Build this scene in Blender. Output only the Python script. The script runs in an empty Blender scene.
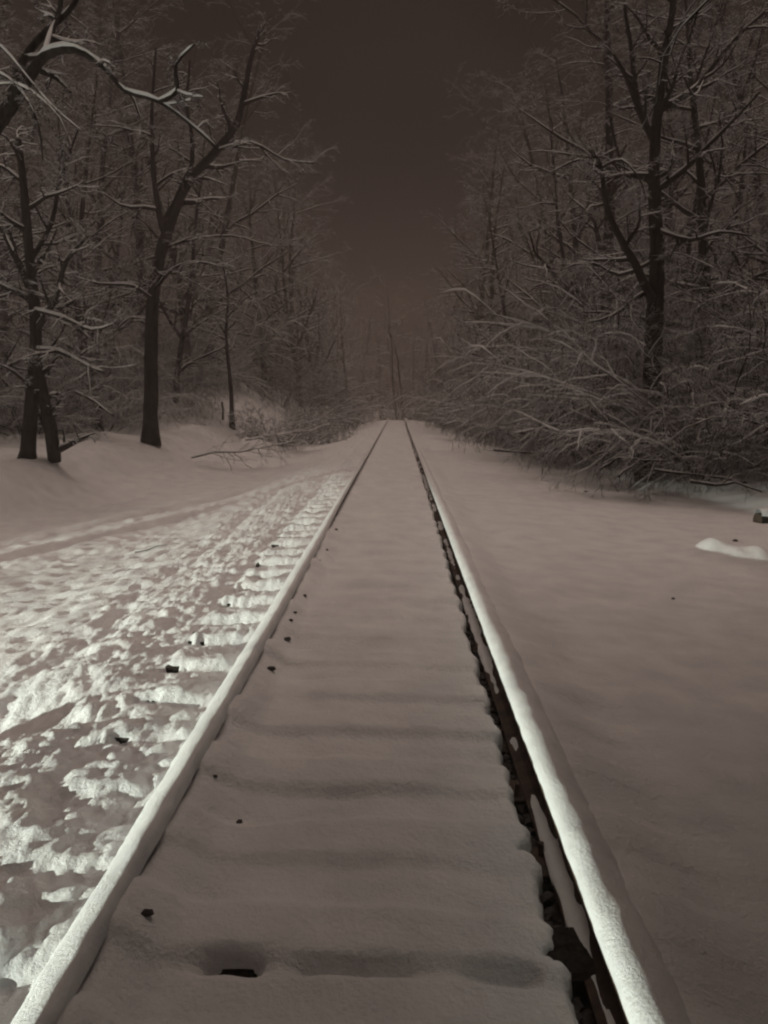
import bpy, math, random
import numpy as np
from mathutils import Vector, Matrix

# ------------------------------------------------------------------ camera, sky, sun, exposure
scn = bpy.context.scene
COL = scn.collection
CAM = Vector((0.137, 0.0, 1.69)); F = 750.0; HX, HY = 398.0, 402.0   # principal vanishing point of the rails
cd = bpy.data.cameras.new('camera'); cam = bpy.data.objects.new('camera', cd); COL.objects.link(cam)
cd.sensor_fit = 'VERTICAL'; cd.sensor_height = 36.0; cd.lens = 36.0 * F / 1024.0
cd.clip_start = 0.05; cd.clip_end = 1000.0
cam.location = CAM
cam.rotation_euler = (math.radians(90 - 8.35), 0, math.radians(1.07))
scn.camera = cam

SUN_EL, SUN_AZ = math.radians(75), math.radians(8)      # the pale glow of the low cloud over the town
w = bpy.data.worlds.new('World'); scn.world = w; w.use_nodes = True
nt = w.node_tree; nt.nodes.clear()
sky = nt.nodes.new('ShaderNodeTexSky'); sky.sky_type = 'NISHITA'; sky.sun_disc = False
sky.sun_elevation = SUN_EL; sky.sun_rotation = SUN_AZ
bw = nt.nodes.new('ShaderNodeRGBToBW'); tint = nt.nodes.new('ShaderNodeMix'); tint.data_type = 'RGBA'; tint.blend_type = 'MULTIPLY'
tint.inputs['Factor'].default_value = 1.0
tint.inputs['B'].default_value = (1.0, 0.64, 0.60, 1)
bg = nt.nodes.new('ShaderNodeBackground'); bg.inputs['Strength'].default_value = 0.0018
wo = nt.nodes.new('ShaderNodeOutputWorld')
nt.links.new(sky.outputs[0], bw.inputs[0]); nt.links.new(bw.outputs[0], tint.inputs['A'])
cn = nt.nodes.new('ShaderNodeTexNoise'); cn.inputs['Scale'].default_value = 3.4; cn.inputs['Detail'].default_value = 5
cr = nt.nodes.new('ShaderNodeMapRange'); cr.inputs[1].default_value = 0.3; cr.inputs[2].default_value = 0.7; cr.inputs[3].default_value = 0.1; cr.inputs[4].default_value = 2.0
cm = nt.nodes.new('ShaderNodeMix'); cm.data_type = 'RGBA'; cm.blend_type = 'MULTIPLY'; cm.inputs['Factor'].default_value = 1.0
ctc = nt.nodes.new('ShaderNodeTexCoord'); nt.links.new(ctc.outputs['Generated'], cn.inputs['Vector']); nt.links.new(cn.outputs[0], cr.inputs[0])
nt.links.new(tint.outputs['Result'], cm.inputs['A']); nt.links.new(cr.outputs[0], cm.inputs['B'])
nt.links.new(cm.outputs['Result'], bg.inputs['Color']); nt.links.new(bg.outputs[0], wo.inputs[0])

sd = bpy.data.lights.new('sun', 'SUN'); sun = bpy.data.objects.new('sun', sd); COL.objects.link(sun)
sd.energy = 1.28; sd.angle = math.radians(50); sd.color = (1.0, 0.785, 0.665)
sdir = Vector((math.sin(SUN_AZ) * math.cos(SUN_EL), math.cos(SUN_AZ) * math.cos(SUN_EL), math.sin(SUN_EL)))
sun.rotation_euler = (-sdir).to_track_quat('-Z', 'Y').to_euler()

# dipped headlamp of a vehicle standing left of the line, out of the picture: sharp horizontal cut-off
LAMP = Vector((-14.0, -4.5, 1.45))
ld = bpy.data.lights.new('headlamp', 'SPOT'); lamp = bpy.data.objects.new('headlamp', ld); COL.objects.link(lamp)
ld.energy = 14500.0; ld.color = (0.92, 1.0, 0.86); ld.shadow_soft_size = 0.07
ld.spot_size = math.radians(150); ld.spot_blend = 0.1
lamp.location = LAMP
LAMP_AZ = math.radians(50)                                  # heading, from +Y towards +X
lamp.rotation_euler = (math.radians(90), 0, -LAMP_AZ)
ld.use_nodes = True
ln = ld.node_tree; ln.nodes.clear()
def _m(op, a, b=None, c=None, clamp=False):
    n = ln.nodes.new('ShaderNodeMath'); n.operation = op; n.use_clamp = clamp
    for i, v in enumerate((a, b, c)):
        if v is None: continue
        if hasattr(v, 'links'): ln.links.new(v, n.inputs[i])
        else: n.inputs[i].default_value = v
    return n.outputs[0]
def _ramp(v, lo, hi):
    n = ln.nodes.new('ShaderNodeMapRange'); n.interpolation_type = 'SMOOTHSTEP'
    ln.links.new(v, n.inputs[0]); n.inputs[1].default_value = lo; n.inputs[2].default_value = hi
    return n.outputs[0]
tc = ln.nodes.new('ShaderNodeTexCoord'); sp = ln.nodes.new('ShaderNodeSeparateXYZ')
ln.links.new(tc.outputs['Normal'], sp.inputs[0])
fw = _m('MULTIPLY', sp.outputs[2], -1.0)                    # forward component of the beam direction
fw = _m('ABSOLUTE', fw)
elev = _m('DIVIDE', sp.outputs[1], _m('SQRT', _m('ADD', _m('MULTIPLY', sp.outputs[0], sp.outputs[0]), _m('MULTIPLY', sp.outputs[2], sp.outputs[2]))))
side = _m('ARCTAN2', sp.outputs[0], fw)
LAMP_CUT = -0.0525
beam = _m('SUBTRACT', 1.0, _ramp(elev, LAMP_CUT - 0.006, LAMP_CUT + 0.006))
beam = _m('MULTIPLY', beam, _ramp(side, math.radians(-27), math.radians(-22)))
beam = _m('ADD', beam, 0.035)
em = ln.nodes.new('ShaderNodeEmission'); lo = ln.nodes.new('ShaderNodeOutputLight')
ln.links.new(beam, em.inputs['Strength']); ln.links.new(em.outputs[0], lo.inputs[0])

scn.view_settings.view_transform = 'Standard'; scn.view_settings.look = 'None'
scn.view_settings.exposure = 0.0; scn.view_settings.gamma = 1.0; scn.view_settings.use_curve_mapping = False
scn.render.engine = 'CYCLES'
cy = scn.cycles
cy.use_adaptive_sampling = True; cy.adaptive_threshold = 0.035; cy.adaptive_min_samples = 24
cy.use_denoising = True; cy.pixel_filter_type = 'BLACKMAN_HARRIS'; cy.filter_width = 2.2
try: cy.denoiser = 'OPENIMAGEDENOISE'
except Exception: pass
cy.max_bounces = 4; cy.diffuse_bounces = 2; cy.glossy_bounces = 1; cy.transmission_bounces = 1
cy.volume_bounces = 1; cy.transparent_max_bounces = 4
cy.caustics_reflective = False; cy.caustics_refractive = False

# ------------------------------------------------------------------ helpers
def ray(px, py):
    return cam.rotation_euler.to_matrix() @ Vector(((px - 384) / F, (512 - py) / F, -1.0))
def at(px, py, d):
    """world point seen at pixel (px, py) at distance d along the line (+Y)"""
    v = ray(px, py); return CAM + v * (d / v.y)

def _hash(ix, iy, s):
    h = (ix.astype(np.int64) * 374761393 + iy.astype(np.int64) * 668265263 + s * 974711) & 0x7fffffff
    h = ((h ^ (h >> 13)) * 1274126177) & 0x7fffffff
    h = h ^ (h >> 16)
    return (h & 0xffff) / 65535.0

def vnoise(x, y, s=0):
    ix = np.floor(x); iy = np.floor(y); fx = x - ix; fy = y - iy
    fx = fx * fx * fx * (fx * (fx * 6 - 15) + 10); fy = fy * fy * fy * (fy * (fy * 6 - 15) + 10)
    a = _hash(ix, iy, s); b = _hash(ix + 1, iy, s); c = _hash(ix, iy + 1, s); d = _hash(ix + 1, iy + 1, s)
    return (a + (b - a) * fx + (c - a) * fy + (a - b - c + d) * fx * fy) * 2 - 1

def fbm(x, y, o=4, s=0, g=0.5):
    t = np.zeros_like(x + y); a = 1.0
    for i in range(o):
        ang = 0.6 + i
        xr = x * math.cos(ang) - y * math.sin(ang); yr = x * math.sin(ang) + y * math.cos(ang)
        t += a * vnoise(xr * 2 ** i, yr * 2 ** i, s + i * 17); a *= g
    return t

def worley(x, y, s=0):
    ix = np.floor(x); iy = np.floor(y); best = np.full_like(x + y, 9.0)
    for dx in (-1, 0, 1):
        for dy in (-1, 0, 1):
            cx = ix + dx; cyy = iy + dy
            px = cx + _hash(cx, cyy, s); py = cyy + _hash(cx, cyy, s + 5)
            best = np.minimum(best, (px - x) ** 2 + (py - y) ** 2)
    return np.sqrt(best)

def sstep(a, b, x):
    t = np.clip((x - a) / (b - a), 0, 1); return t * t * (3 - 2 * t)

def mesh_np(name, V, Q, mats, smooth=True, mat_idx=None):
    me = bpy.data.meshes.new(name)
    V = np.asarray(V, np.float32).reshape(-1, 3); Q = np.asarray(Q, np.int32); k = Q.shape[1]
    me.vertices.add(len(V)); me.vertices.foreach_set('co', V.ravel())
    me.loops.add(Q.size); me.loops.foreach_set('vertex_index', Q.ravel())
    me.polygons.add(len(Q)); me.polygons.foreach_set('loop_start', np.arange(0, Q.size, k, dtype=np.int32))
    me.polygons.foreach_set('use_smooth', np.full(len(Q), smooth))
    if mat_idx is not None: me.polygons.foreach_set('material_index', np.asarray(mat_idx, np.int32))
    for m in (mats if isinstance(mats, (list, tuple)) else [mats]): me.materials.append(m)
    me.update(calc_edges=True); me.validate()
    return me

def link(name, me, parent=None, loc=None):
    o = bpy.data.objects.new(name, me); COL.objects.link(o)
    if parent: o.parent = parent
    if loc is not None: o.location = loc
    return o

def tag(o, label=None, cat=None, group=None, kind=None):
    if label: o['label'] = label
    if cat: o['category'] = cat
    if group: o['group'] = group
    if kind: o['kind'] = kind
    return o

def grid_faces(nr, nc, wrap=False):
    r = np.arange(nr - 1)[:, None]; c = np.arange(nc if wrap else nc - 1)[None, :]
    a = r * nc + c; b = r * nc + (c + 1) % nc
    return np.stack([a, b, b + nc, a + nc], -1).reshape(-1, 4)

# ------------------------------------------------------------------ materials
def new_mat(name):
    m = bpy.data.materials.new(name); m.use_nodes = True
    n = m.node_tree; b = n.nodes['Principled BSDF']; return m, n, b
def nnoise(n, scale, detail=4, rough=0.55, vec=None):
    t = n.nodes.new('ShaderNodeTexNoise'); t.inputs['Scale'].default_value = scale
    t.inputs['Detail'].default_value = detail; t.inputs['Roughness'].default_value = rough
    if vec is None:
        c = n.nodes.new('ShaderNodeTexCoord'); vec = c.outputs['Object']
    n.links.new(vec, t.inputs['Vector']); return t
def nramp(n, src, stops):
    r = n.nodes.new('ShaderNodeValToRGB'); n.links.new(src, r.inputs[0])
    e = r.color_ramp.elements
    while len(e) < len(stops): e.new(0.5)
    for i, (p, c) in enumerate(stops): e[i].position = p; e[i].color = (*c, 1)
    return r
def nbump(n, b, src, strength, dist):
    u = n.nodes.new('ShaderNodeBump'); u.inputs['Strength'].default_value = strength; u.inputs['Distance'].default_value = dist
    n.links.new(src, u.inputs['Height']); n.links.new(u.outputs[0], b.inputs['Normal']); return u

def snow_mat(name, scale=1.0, bump=0.5):
    m, n, b = new_mat(name)
    a = nnoise(n, 3.0 * scale, 5); r = nramp(n, a.outputs[0], [(0.28, (0.70, 0.70, 0.72)), (0.72, (0.87, 0.87, 0.87))])
    n.links.new(r.outputs[0], b.inputs['Base Color'])
    b.inputs['Roughness'].default_value = 0.62; b.inputs['Specular IOR Level'].default_value = 0.35
    h = nnoise(n, 38.0 * scale, 6, 0.65); nbump(n, b, h.outputs[0], bump, 0.02)
    return m
M_SNOW = snow_mat('snow', 1.0, 0.75)
M_CAP = snow_mat('snow_on_rail', 2.0, 0.5)

def bark_mat(name, dark, light, snow_from=None, snow_to=None):
    m, n, b = new_mat(name)
    c = n.nodes.new('ShaderNodeTexCoord'); mp = n.nodes.new('ShaderNodeMapping')
    mp.inputs['Scale'].default_value = (1, 1, 0.18); n.links.new(c.outputs['Object'], mp.inputs[0])
    a = nnoise(n, 26, 6, 0.6, mp.outputs[0]); r = nramp(n, a.outputs[0], [(0.35, dark), (0.7, light)])
    b.inputs['Roughness'].default_value = 0.9; b.inputs['Specular IOR Level'].default_value = 0.15
    nbump(n, b, a.outputs[0], 0.8, 0.03)
    if snow_from is None:
        n.links.new(r.outputs[0], b.inputs['Base Color'])
    else:                                                  # snow lies wherever the twig faces up
        g = n.nodes.new('ShaderNodeNewGeometry'); s = n.nodes.new('ShaderNodeSeparateXYZ'); n.links.new(g.outputs['Normal'], s.inputs[0])
        p = nnoise(n, 2.3, 3); ad = n.nodes.new('ShaderNodeMath'); ad.operation = 'MULTIPLY_ADD'
        n.links.new(p.outputs[0], ad.inputs[0]); ad.inputs[1].default_value = 0.9; n.links.new(s.outputs[2], ad.inputs[2])
        mr = n.nodes.new('ShaderNodeMapRange'); n.links.new(ad.outputs[0], mr.inputs[0])
        mr.inputs[1].default_value = snow_from; mr.inputs[2].default_value = snow_to
        mx = n.nodes.new('ShaderNodeMix'); mx.data_type = 'RGBA'; n.links.new(mr.outputs[0], mx.inputs['Factor'])
        n.links.new(r.outputs[0], mx.inputs['A']); mx.inputs['B'].default_value = (0.78, 0.79, 0.80, 1)
        n.links.new(mx.outputs['Result'], b.inputs['Base Color'])
    return m
M_BARK = bark_mat('bark', (0.011, 0.009, 0.008), (0.045, 0.036, 0.030))
M_TWIG = bark_mat('snowy_twig', (0.02, 0.015, 0.012), (0.06, 0.046, 0.038), 0.64, 1.05)
M_BRUSH = bark_mat('snowy_brush', (0.022, 0.015, 0.012), (0.065, 0.046, 0.036), 0.72, 1.15)
M_WOOD = bark_mat('sleeper_wood', (0.012, 0.010, 0.009), (0.05, 0.04, 0.033))
def steel():
    m, n, b = new_mat('rusty_rail_steel')
    a = nnoise(n, 14, 6); r = nramp(n, a.outputs[0], [(0.35, (0.03, 0.018, 0.013)), (0.7, (0.095, 0.055, 0.038))])
    n.links.new(r.outputs[0], b.inputs['Base Color']); b.inputs['Roughness'].default_value = 0.75; b.inputs['Metallic'].default_value = 0.2
    h = nnoise(n, 90, 4); nbump(n, b, h.outputs[0], 0.4, 0.004); return m
M_STEEL = steel()
def stone():
    m, n, b = new_mat('ballast_stone')
    a = nnoise(n, 9, 5); r = nramp(n, a.outputs[0], [(0.3, (0.022, 0.019, 0.018)), (0.75, (0.09, 0.078, 0.072))])
    n.links.new(r.outputs[0], b.inputs['Base Color']); b.inputs['Roughness'].default_value = 0.9
    h = nnoise(n, 60, 4); nbump(n, b, h.outputs[0], 0.6, 0.01); return m
M_STONE = stone()

# ------------------------------------------------------------------ terrain
def bend(y):                                               # the line swings gently left far ahead
    return -0.012 * np.clip(y - 70, 0, None) ** 2

def grade(y):                                              # and tips downhill past a crest
    k = np.clip(y - 66, 0, None); return -0.0045 * np.minimum(k, 14) ** 2 - 0.126 * np.clip(k - 14, 0, 14)

TIE = 0.50; TIE0 = 1.57                                    # sleeper pitch, first sleeper
def tie_wave(y):                                           # 1 on a sleeper, 0 between
    ph = ((y - TIE0) / TIE + 0.5) % 1.0 - 0.5
    return 1 - sstep(0.17, 0.33, np.abs(ph))
_rs = np.random.RandomState(4)
PRINTS = []                                                # footprints in the trodden snow, left of the line
for lane, (u0, n_) in enumerate(((-2.25, 60), (-2.75, 55), (-3.4, 50), (-4.1, 40))):
    for i in range(n_):
        yy = 2.5 + i * 0.34 + _rs.uniform(-.1, .1)
        PRINTS.append((u0 + 0.12 * (1 if i % 2 else -1) + _rs.uniform(-.15, .15) - 0.02 * lane * yy * 0.3, yy, _rs.uniform(-.5, .5)))
for i in range(90):
    PRINTS.append((_rs.uniform(-6.5, -1.7), _rs.uniform(2.5, 15.5), _rs.uniform(-1.5, 1.5)))

HOLE_TIES = (4, 5, 6, 7, 9, 10, 11, 12, 14, 15, 16, 18, 19, 21, 24, 26)
HOLES = [(TIE0 + i * TIE - 0.1125, _rs.uniform(.06, .12)) for i in HOLE_TIES]
def rut(u, y, a, b, width, depth, amp=0.5):
    dx, dy = b[0] - a[0], b[1] - a[1]; L = math.hypot(dx, dy); dx /= L; dy /= L
    s = (u - a[0]) * dx + (y - a[1]) * dy
    q = -(u - a[0]) * dy + (y - a[1]) * dx + 0.10 * fbm(s * 0.5, s * 0 + 3, 2, 71)
    fade = sstep(-1.5, 0, s) * (1 - sstep(L - 2.0, L + 0.5, s))
    g = -depth * np.exp(-(q / width) ** 2) + amp * depth * (np.exp(-((q - 1.8 * width) / width) ** 2) + np.exp(-((q + 1.8 * width) / width) ** 2))
    return g * fade

def height(u, y):
    u, y = np.broadcast_arrays(u.astype(float), y.astype(float))
    base = np.full(u.shape, 0.0)
    t = tie_wave(y + 0.03 * vnoise(u * 2, y * 3, 8))
    # --- between the rails
    mid = 0.078 + 0.033 * t * (0.75 + 0.5 * vnoise(u * 1.5, y * 2, 9)) + 0.014 * fbm(u * 1.7, y * 1.9, 3, 1) + 0.006 * fbm(u * 9, y * 9, 2, 2)
    mid = mid + (0.084 - 0.062 * sstep(7, 12, y)) * (1 - sstep(-0.70, -0.50 + 0.04 * vnoise(y * 2.1, y * 0, 3), u))      # drift against the left rail
    mid = mid - 0.030 * sstep(0.1, 0.6, u)
    # crack along one sleeper edge near the camera
    d0 = y - (TIE0 + TIE - 0.1125) - 0.003 * vnoise(u * 14, u * 0, 12)
    tro = sstep(-0.055, -0.022, d0) * (1 - sstep(0.004, 0.022, d0))
    along = sstep(-0.60, -0.40, u) * (1 - sstep(0.50, 0.58, u)) * np.clip(0.45 + 0.8 * fbm(u * 4.0, u * 0 + 1, 2, 13), 0.08, 1)
    mid = mid + 0.0 * (1 - sstep(0.0, 0.10, d0)) * sstep(0.0, 0.02, d0) * along - (0.055 * along + 0.115 * np.exp(-((u + 0.33) / 0.07) ** 4) + 0.05 * np.exp(-((u + 0.06) / 0.10) ** 4)) * tro
    # open gap beside the right rail
    edge = 0.650 + 0.014 * vnoise(y * 4.0, y * 0, 21) + 0.012 * vnoise(y * 11, y * 0, 22) + 0.007 * vnoise(y * 34, y * 0, 23) - 0.012 * (1 - t) + 0.022 * sstep(5, 12, y)
    notch = np.exp(-((y - 2.57) / 0.03) ** 2) * 0.06 + np.exp(-((y - 2.03) / 0.025) ** 2) * 0.06
    edge = edge - notch
    mid = mid - 0.03 * sstep(-0.045, 0.0, u - edge) ** 2
    gap = sstep(-0.004, 0.006, u - edge)
    mid = mid * (1 - gap) - 0.09 * gap
    # --- right of the line
    rgt = 0.045 + 0.012 * t * (1 - sstep(1.2, 1.7, u)) + 0.028 * fbm(u * 0.55, y * 0.55, 4, 31) + 0.008 * fbm(u * 2.2, y * 4.0, 4, 32)
    rgt = rgt - 0.10 * sstep(1.3, 3.0, u) - 0.14 * sstep(2.6, 5.2, u)
    rgt = rgt + (0.182 - 0.045) * (1 - sstep(0.83, 1.30 + 0.08 * vnoise(y * 1.1, y * 0, 33), u))
    toe = 5.6 + 0.6 * vnoise(y * 0.11, y * 0, 35) + 2.2 * (1 - sstep(8, 20, y))
    rgt = rgt + 0.30 * sstep(toe - 0.9, toe + 1.2, u) * (1 + 0.5 * fbm(u * 0.8, y * 0.8, 3, 36)) + 0.10 * np.clip(u - toe - 1, 0, 40) ** 0.9
    rgt = rgt + 0.23 * np.exp(-(((u - 4.02) / 0.46) ** 2 + ((y - 8.55) / 0.50) ** 2) ** 2) * (0.75 + 0.5 * vnoise(u * 4, y * 3, 37))
    # --- left of the line: sleeper ends, shoulder, trodden snow, bank
    lump = 0.5 - worley(u * 10 + 0.5 * vnoise(u * 4, y * 4, 40), y * 8.5 + 0.5 * vnoise(u * 4, y * 4, 42), 41)
    lump2 = 0.5 - worley(u * 23 + 0.6 * vnoise(u * 9, y * 9, 58), y * 19, 43)
    ends = 0.062 + 0.045 * t * (0.45 + 0.55 * sstep(3.0, 5.5, y)) * sstep(-1.36, -1.24, u) * (1 - 0.5 * sstep(-0.9, -0.8, u)) - 0.035 * (1 - t) * sstep(-1.5, -1.28, u) * (0.4 + 0.6 * sstep(3.0, 5.5, y))
    ends = ends + (0.024 * lump + 0.022 * lump2 + 0.02 * fbm(u * 6, y * 6, 3, 57)) * (0.25 + 0.75 * sstep(-2.4, -1.6, u))
    for ty, th in HOLES:
        d1 = y - ty - 0.004 * vnoise(u * 20, u * 0, 14)
        ends = ends - th * sstep(-0.06, -0.02, d1) * (1 - sstep(0.004, 0.024, d1)) * np.exp(-((u + 1.25) / 0.075) ** 4) * np.clip(0.62 + 0.9 * vnoise(u * 24, y * 4, 15), 0, 1.05)
    ends = ends + 0.055 * sstep(-1.45, -1.2, u) * sstep(TIE0 + .32, TIE0 + .38, y) * (1 - sstep(TIE0 + .62, TIE0 + .7, y))
    drop = 0.42 * (1 - sstep(-3.9, -1.15, u))
    lf = ends - drop - 0.07 * np.clip(-3.0 - u, 0, 4) * (1 - sstep(12, 20, y))
    tread = 1 - sstep(14, 19, y + 0.55 * (u + 5)) ; tread = tread * (1 - sstep(-1.5, -1.25, u))
    far_calm = 1 - 0.75 * sstep(12, 20, y)
    lf = lf + (0.022 * fbm(u * 1.2, y * 1.2, 3, 44) + 0.018 * lump * tread + 0.017 * lump2 * tread + 0.014 * fbm(u * 5, y * 5, 3, 45) * tread) * far_calm * (1 - sstep(-1.5, -1.2, u))
    pr = np.zeros(u.shape)
    sel_cols = (u[0] > -7.5) & (u[0] < -1.2)
    sel_rows = (y[:, 0] > 1.5) & (y[:, 0] < 24)
    if sel_cols.any() and sel_rows.any():
        ci = np.where(sel_cols)[0]; ri = np.where(sel_rows)[0]
        us = u[0, ci]; ys = y[ri, 0]
        for (pu, py, pa) in PRINTS:
            a0, a1 = np.searchsorted(us, [pu - .4, pu + .4]); b0, b1 = np.searchsorted(ys, [py - .4, py + .4])
            if a1 <= a0 or b1 <= b0: continue
            du = us[None, a0:a1] - pu; dv = ys[b0:b1, None] - py
            c, s_ = math.cos(pa), math.sin(pa); e = ((du * c + dv * s_) / 0.085) ** 2 + ((-du * s_ + dv * c) / 0.16) ** 2
            pr[ri[b0]:ri[b0] + (b1 - b0), ci[a0]:ci[a0] + (a1 - a0)] += -0.026 * np.exp(-e ** 2) + 0.010 * np.exp(-((e - 2.2) / 0.9) ** 2)
    lf = lf + np.clip(pr, -0.11, 0.06)
    lf = lf + 0.42 * np.exp(-(((u + 3.2) / 0.36) ** 2 + ((y - 3.05) / 0.34) ** 2) ** 1.5)  # added snow hump out of view, shaped to throw a shadow across the hollow
    # a broad hollow near the camera, and the walked groove
    lf = lf - 0.16 * np.exp(-(((u + 2.15 + 0.25 * (y - 4.2)) / 0.42) ** 2 + ((y - 4.0) / 0.38) ** 2) ** 1.5)
    lf = lf - 0.05 * np.exp(-((u + 2.25 + 0.12 * vnoise(y * .7, y * 0, 46)) / 0.14) ** 2) * sstep(3, 5, y) * (1 - sstep(14, 17, y))
    for a, b, wd, dp in (((-7.5, 6.3), (-1.75, 17.2), 0.20, 0.10), ((-8.6, 7.8), (-1.85, 18.9), 0.18, 0.08)):
        lf = lf + rut(u, y, a, b, wd, dp)
    foot = -6.6 + 2.2 * sstep(16, 45, y) + 0.5 * vnoise(y * 0.13, y * 0, 47) - 14 * (1 - sstep(7, 15, y))
    k = np.clip(foot - u, 0, 60)
    lf = lf + (0.85 * sstep(0, 1.9, k) + (0.03 + 0.55 * sstep(26, 40, y)) * np.clip(k - 0.8, 0, 3.4)) * (1 + 0.12 * fbm(u * 0.35, y * 0.35, 3, 48)) + 0.10 * fbm(u * 0.7, y * 0.7, 4, 49) * sstep(0, 1.2, k)
    for mu, my, mh, ms in ((-5.6, 29.5, .45, 1.3), (-5.6, 22.5, .22, 1.1), (-4.9, 26.0, .22, 1.0), (-6.4, 21.0, .2, .8)):
        lf = lf + mh * np.exp(-((u - mu) ** 2 + ((y - my) * .6) ** 2) / ms ** 2) * (1 + 0.4 * fbm(u * 1.5, y * 1.5, 3, 55))
    # --- blend, and sink below the rails themselves
    z = np.where(u < -0.75, lf, np.where(u < 0.75, mid, rgt))
    z = np.where(np.abs(u + 0.75) < 0.035, 0.11, z)
    z = np.where((u > 0.70) & (u < 0.787), -0.09, z)
    near_left = (u < -0.78) & (u > -0.95)
    z = np.where(near_left, np.maximum(z, 0.05 + 0.07 * sstep(-0.93, -0.79, u)), z)
    z = z + grade(y)
    return z

def cols():
    seg = [(-7.0, -2.6, 0.048), (-2.6, -0.95, 0.016), (-0.95, -0.68, 0.012), (-0.68, 0.54, 0.022), (0.54, 0.80, 0.007), (0.80, 1.3, 0.02), (1.3, 8.0, 0.05)]
    c = []
    for a, b, d in seg: c += list(np.arange(a, b - d * 0.3, d))
    c.append(8.0)
    l = []; x = -7.0; d = 0.06
    while x > -150: x -= d; d *= 1.13; l.append(x)
    r = []; x = 8.0; d = 0.08
    while x < 150: x += d; d *= 1.13; r.append(x)
    return np.array(l[::-1] + c + r)
def rows():
    y = 1.3; o = []
    while y < 160:
        o.append(y)
        d = 0.014 if y < 3.2 else min(0.014 + (y - 3.2) * 0.0042, 0.075) if y < 25 else 0.075 + (y - 25) * 0.007 if y < 75 else 0.43 * (y / 75) ** 3
        y += d * 1.3
    b = []; yy = 1.3; d = 0.05
    while yy > -60: yy -= d; d *= 1.25; b.append(yy)
    return np.array(b[::-1] + o)
U, Y = cols(), rows()
Z = height(U[None, :], Y[:, None])
V = np.stack([U[None, :] + bend(Y)[:, None] + 0 * Z, Y[:, None] + 0 * Z, Z], -1)
ground = link('snow_ground', mesh_np('snow_ground', V, grid_faces(len(Y), len(U)), M_SNOW))
tag(ground, 'trodden and drifted snow covering the ground around the railway', kind='structure')
print('ground quads', (len(Y) - 1) * (len(U) - 1))

def gz(x, y):
    u = np.array([[x - float(bend(np.array(float(y))))]]); return float(height(u, np.array([[float(y)]]))[0, 0])

# ------------------------------------------------------------------ railway track
track = link('railway_track', None)
tag(track, 'straight snow covered railway track running away into the misty forest', 'railway track')
TR0, TR1 = -4.0, 97.0
def ystations(step_near, step_far):
    y = TR0; o = []
    while y < TR1:
        o.append(y); y += step_near if 1.2 < y < 12 else (step_near + (y - 12) * 0.006 if y >= 12 else step_far)
    return np.array(o + [TR1])
RP = np.array([(-.07, .02), (-.07, .031), (-.030, .045), (-.009, .062), (-.008, .132), (-.030, .150), (-.036, .156), (-.036, .184), (-.030, .190),
               (.030, .190), (.036, .184), (.036, .156), (.030, .150), (.008, .132), (.009, .062), (.030, .045), (.07, .031), (.07, .02)])
def make_rail(x0, label):
    ys = ystations(0.4, 0.6)
    X = x0 + bend(ys)[:, None] + RP[None, :, 0]; Zr = RP[None, :, 1] + grade(ys)[:, None]; Yr = np.broadcast_to(ys[:, None], X.shape)
    return tag(link('rail', mesh_np('rail', np.stack([X, Yr, Zr], -1), grid_faces(len(ys), len(RP), True), M_STEEL, False), track), label)
rail_l = make_rail(-0.75, 'left steel rail buried under a rounded ridge of snow')
rail_r = make_rail(0.75, 'right steel rail with dark rusty inner side and bright snow cap')

def make_cap(x0, prof, parent, seed, far=None):
    ys = ystations(0.022, 0.5); n = len(prof); prof = np.array(prof)
    s = ys[:, None]; k = np.arange(n)[None, :]
    wob = 0.003 * vnoise(s * 2.2, k * 0.0 + x0, seed) + 0.0035 * vnoise(s * 9, k * 0.6, seed + 1) + 0.003 * vnoise(s * 24, k * 0.9, seed + 2)
    cx = prof[:, 0].mean(); px = prof[None, :, 0]; pz = prof[None, :, 1]
    if far is not None:
        bl = sstep(7, 12, s); px = px * (1 - bl) + np.array(far)[None, :, 0] * bl; pz = pz * (1 - bl) + np.array(far)[None, :, 1] * bl
    mag = np.clip((pz - 0.15) / 0.06, 0, 1)
    X = x0 + bend(ys)[:, None] + px + (px - cx) / 0.06 * wob * 0.7
    Zc = pz + wob * mag + 0.006 * vnoise(s * 0.8, k * 0.0 + 4, seed + 3) * mag
    V = np.stack([X, s + 0 * X, Zc + grade(s)], -1)
    o = link('snow_cap', mesh_np('snow_cap', V, grid_faces(len(ys), n), M_CAP), parent); return o
make_cap(-0.75, [(-.072, .070), (-.082, .105), (-.083, .135), (-.074, .163), (-.054, .188), (-.028, .209), (.000, .227), (.024, .238), (.042, .240), (.054, .229), (.060, .208), (.061, .180)], rail_l, 101,
         far=[(-.072, .070), (-.080, .105), (-.081, .135), (-.072, .163), (-.052, .190), (-.028, .212), (-.002, .230), (.016, .239), (.030, .236), (.040, .220), (.043, .200), (.034, .184)])
make_cap(0.75, [(-.034, .176), (-.043, .184), (-.046, .200), (-.040, .220), (-.022, .237), (.000, .245), (.026, .246), (.050, .238), (.078, .220), (.110, .188), (.160, .110)], rail_r, 131)

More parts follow.
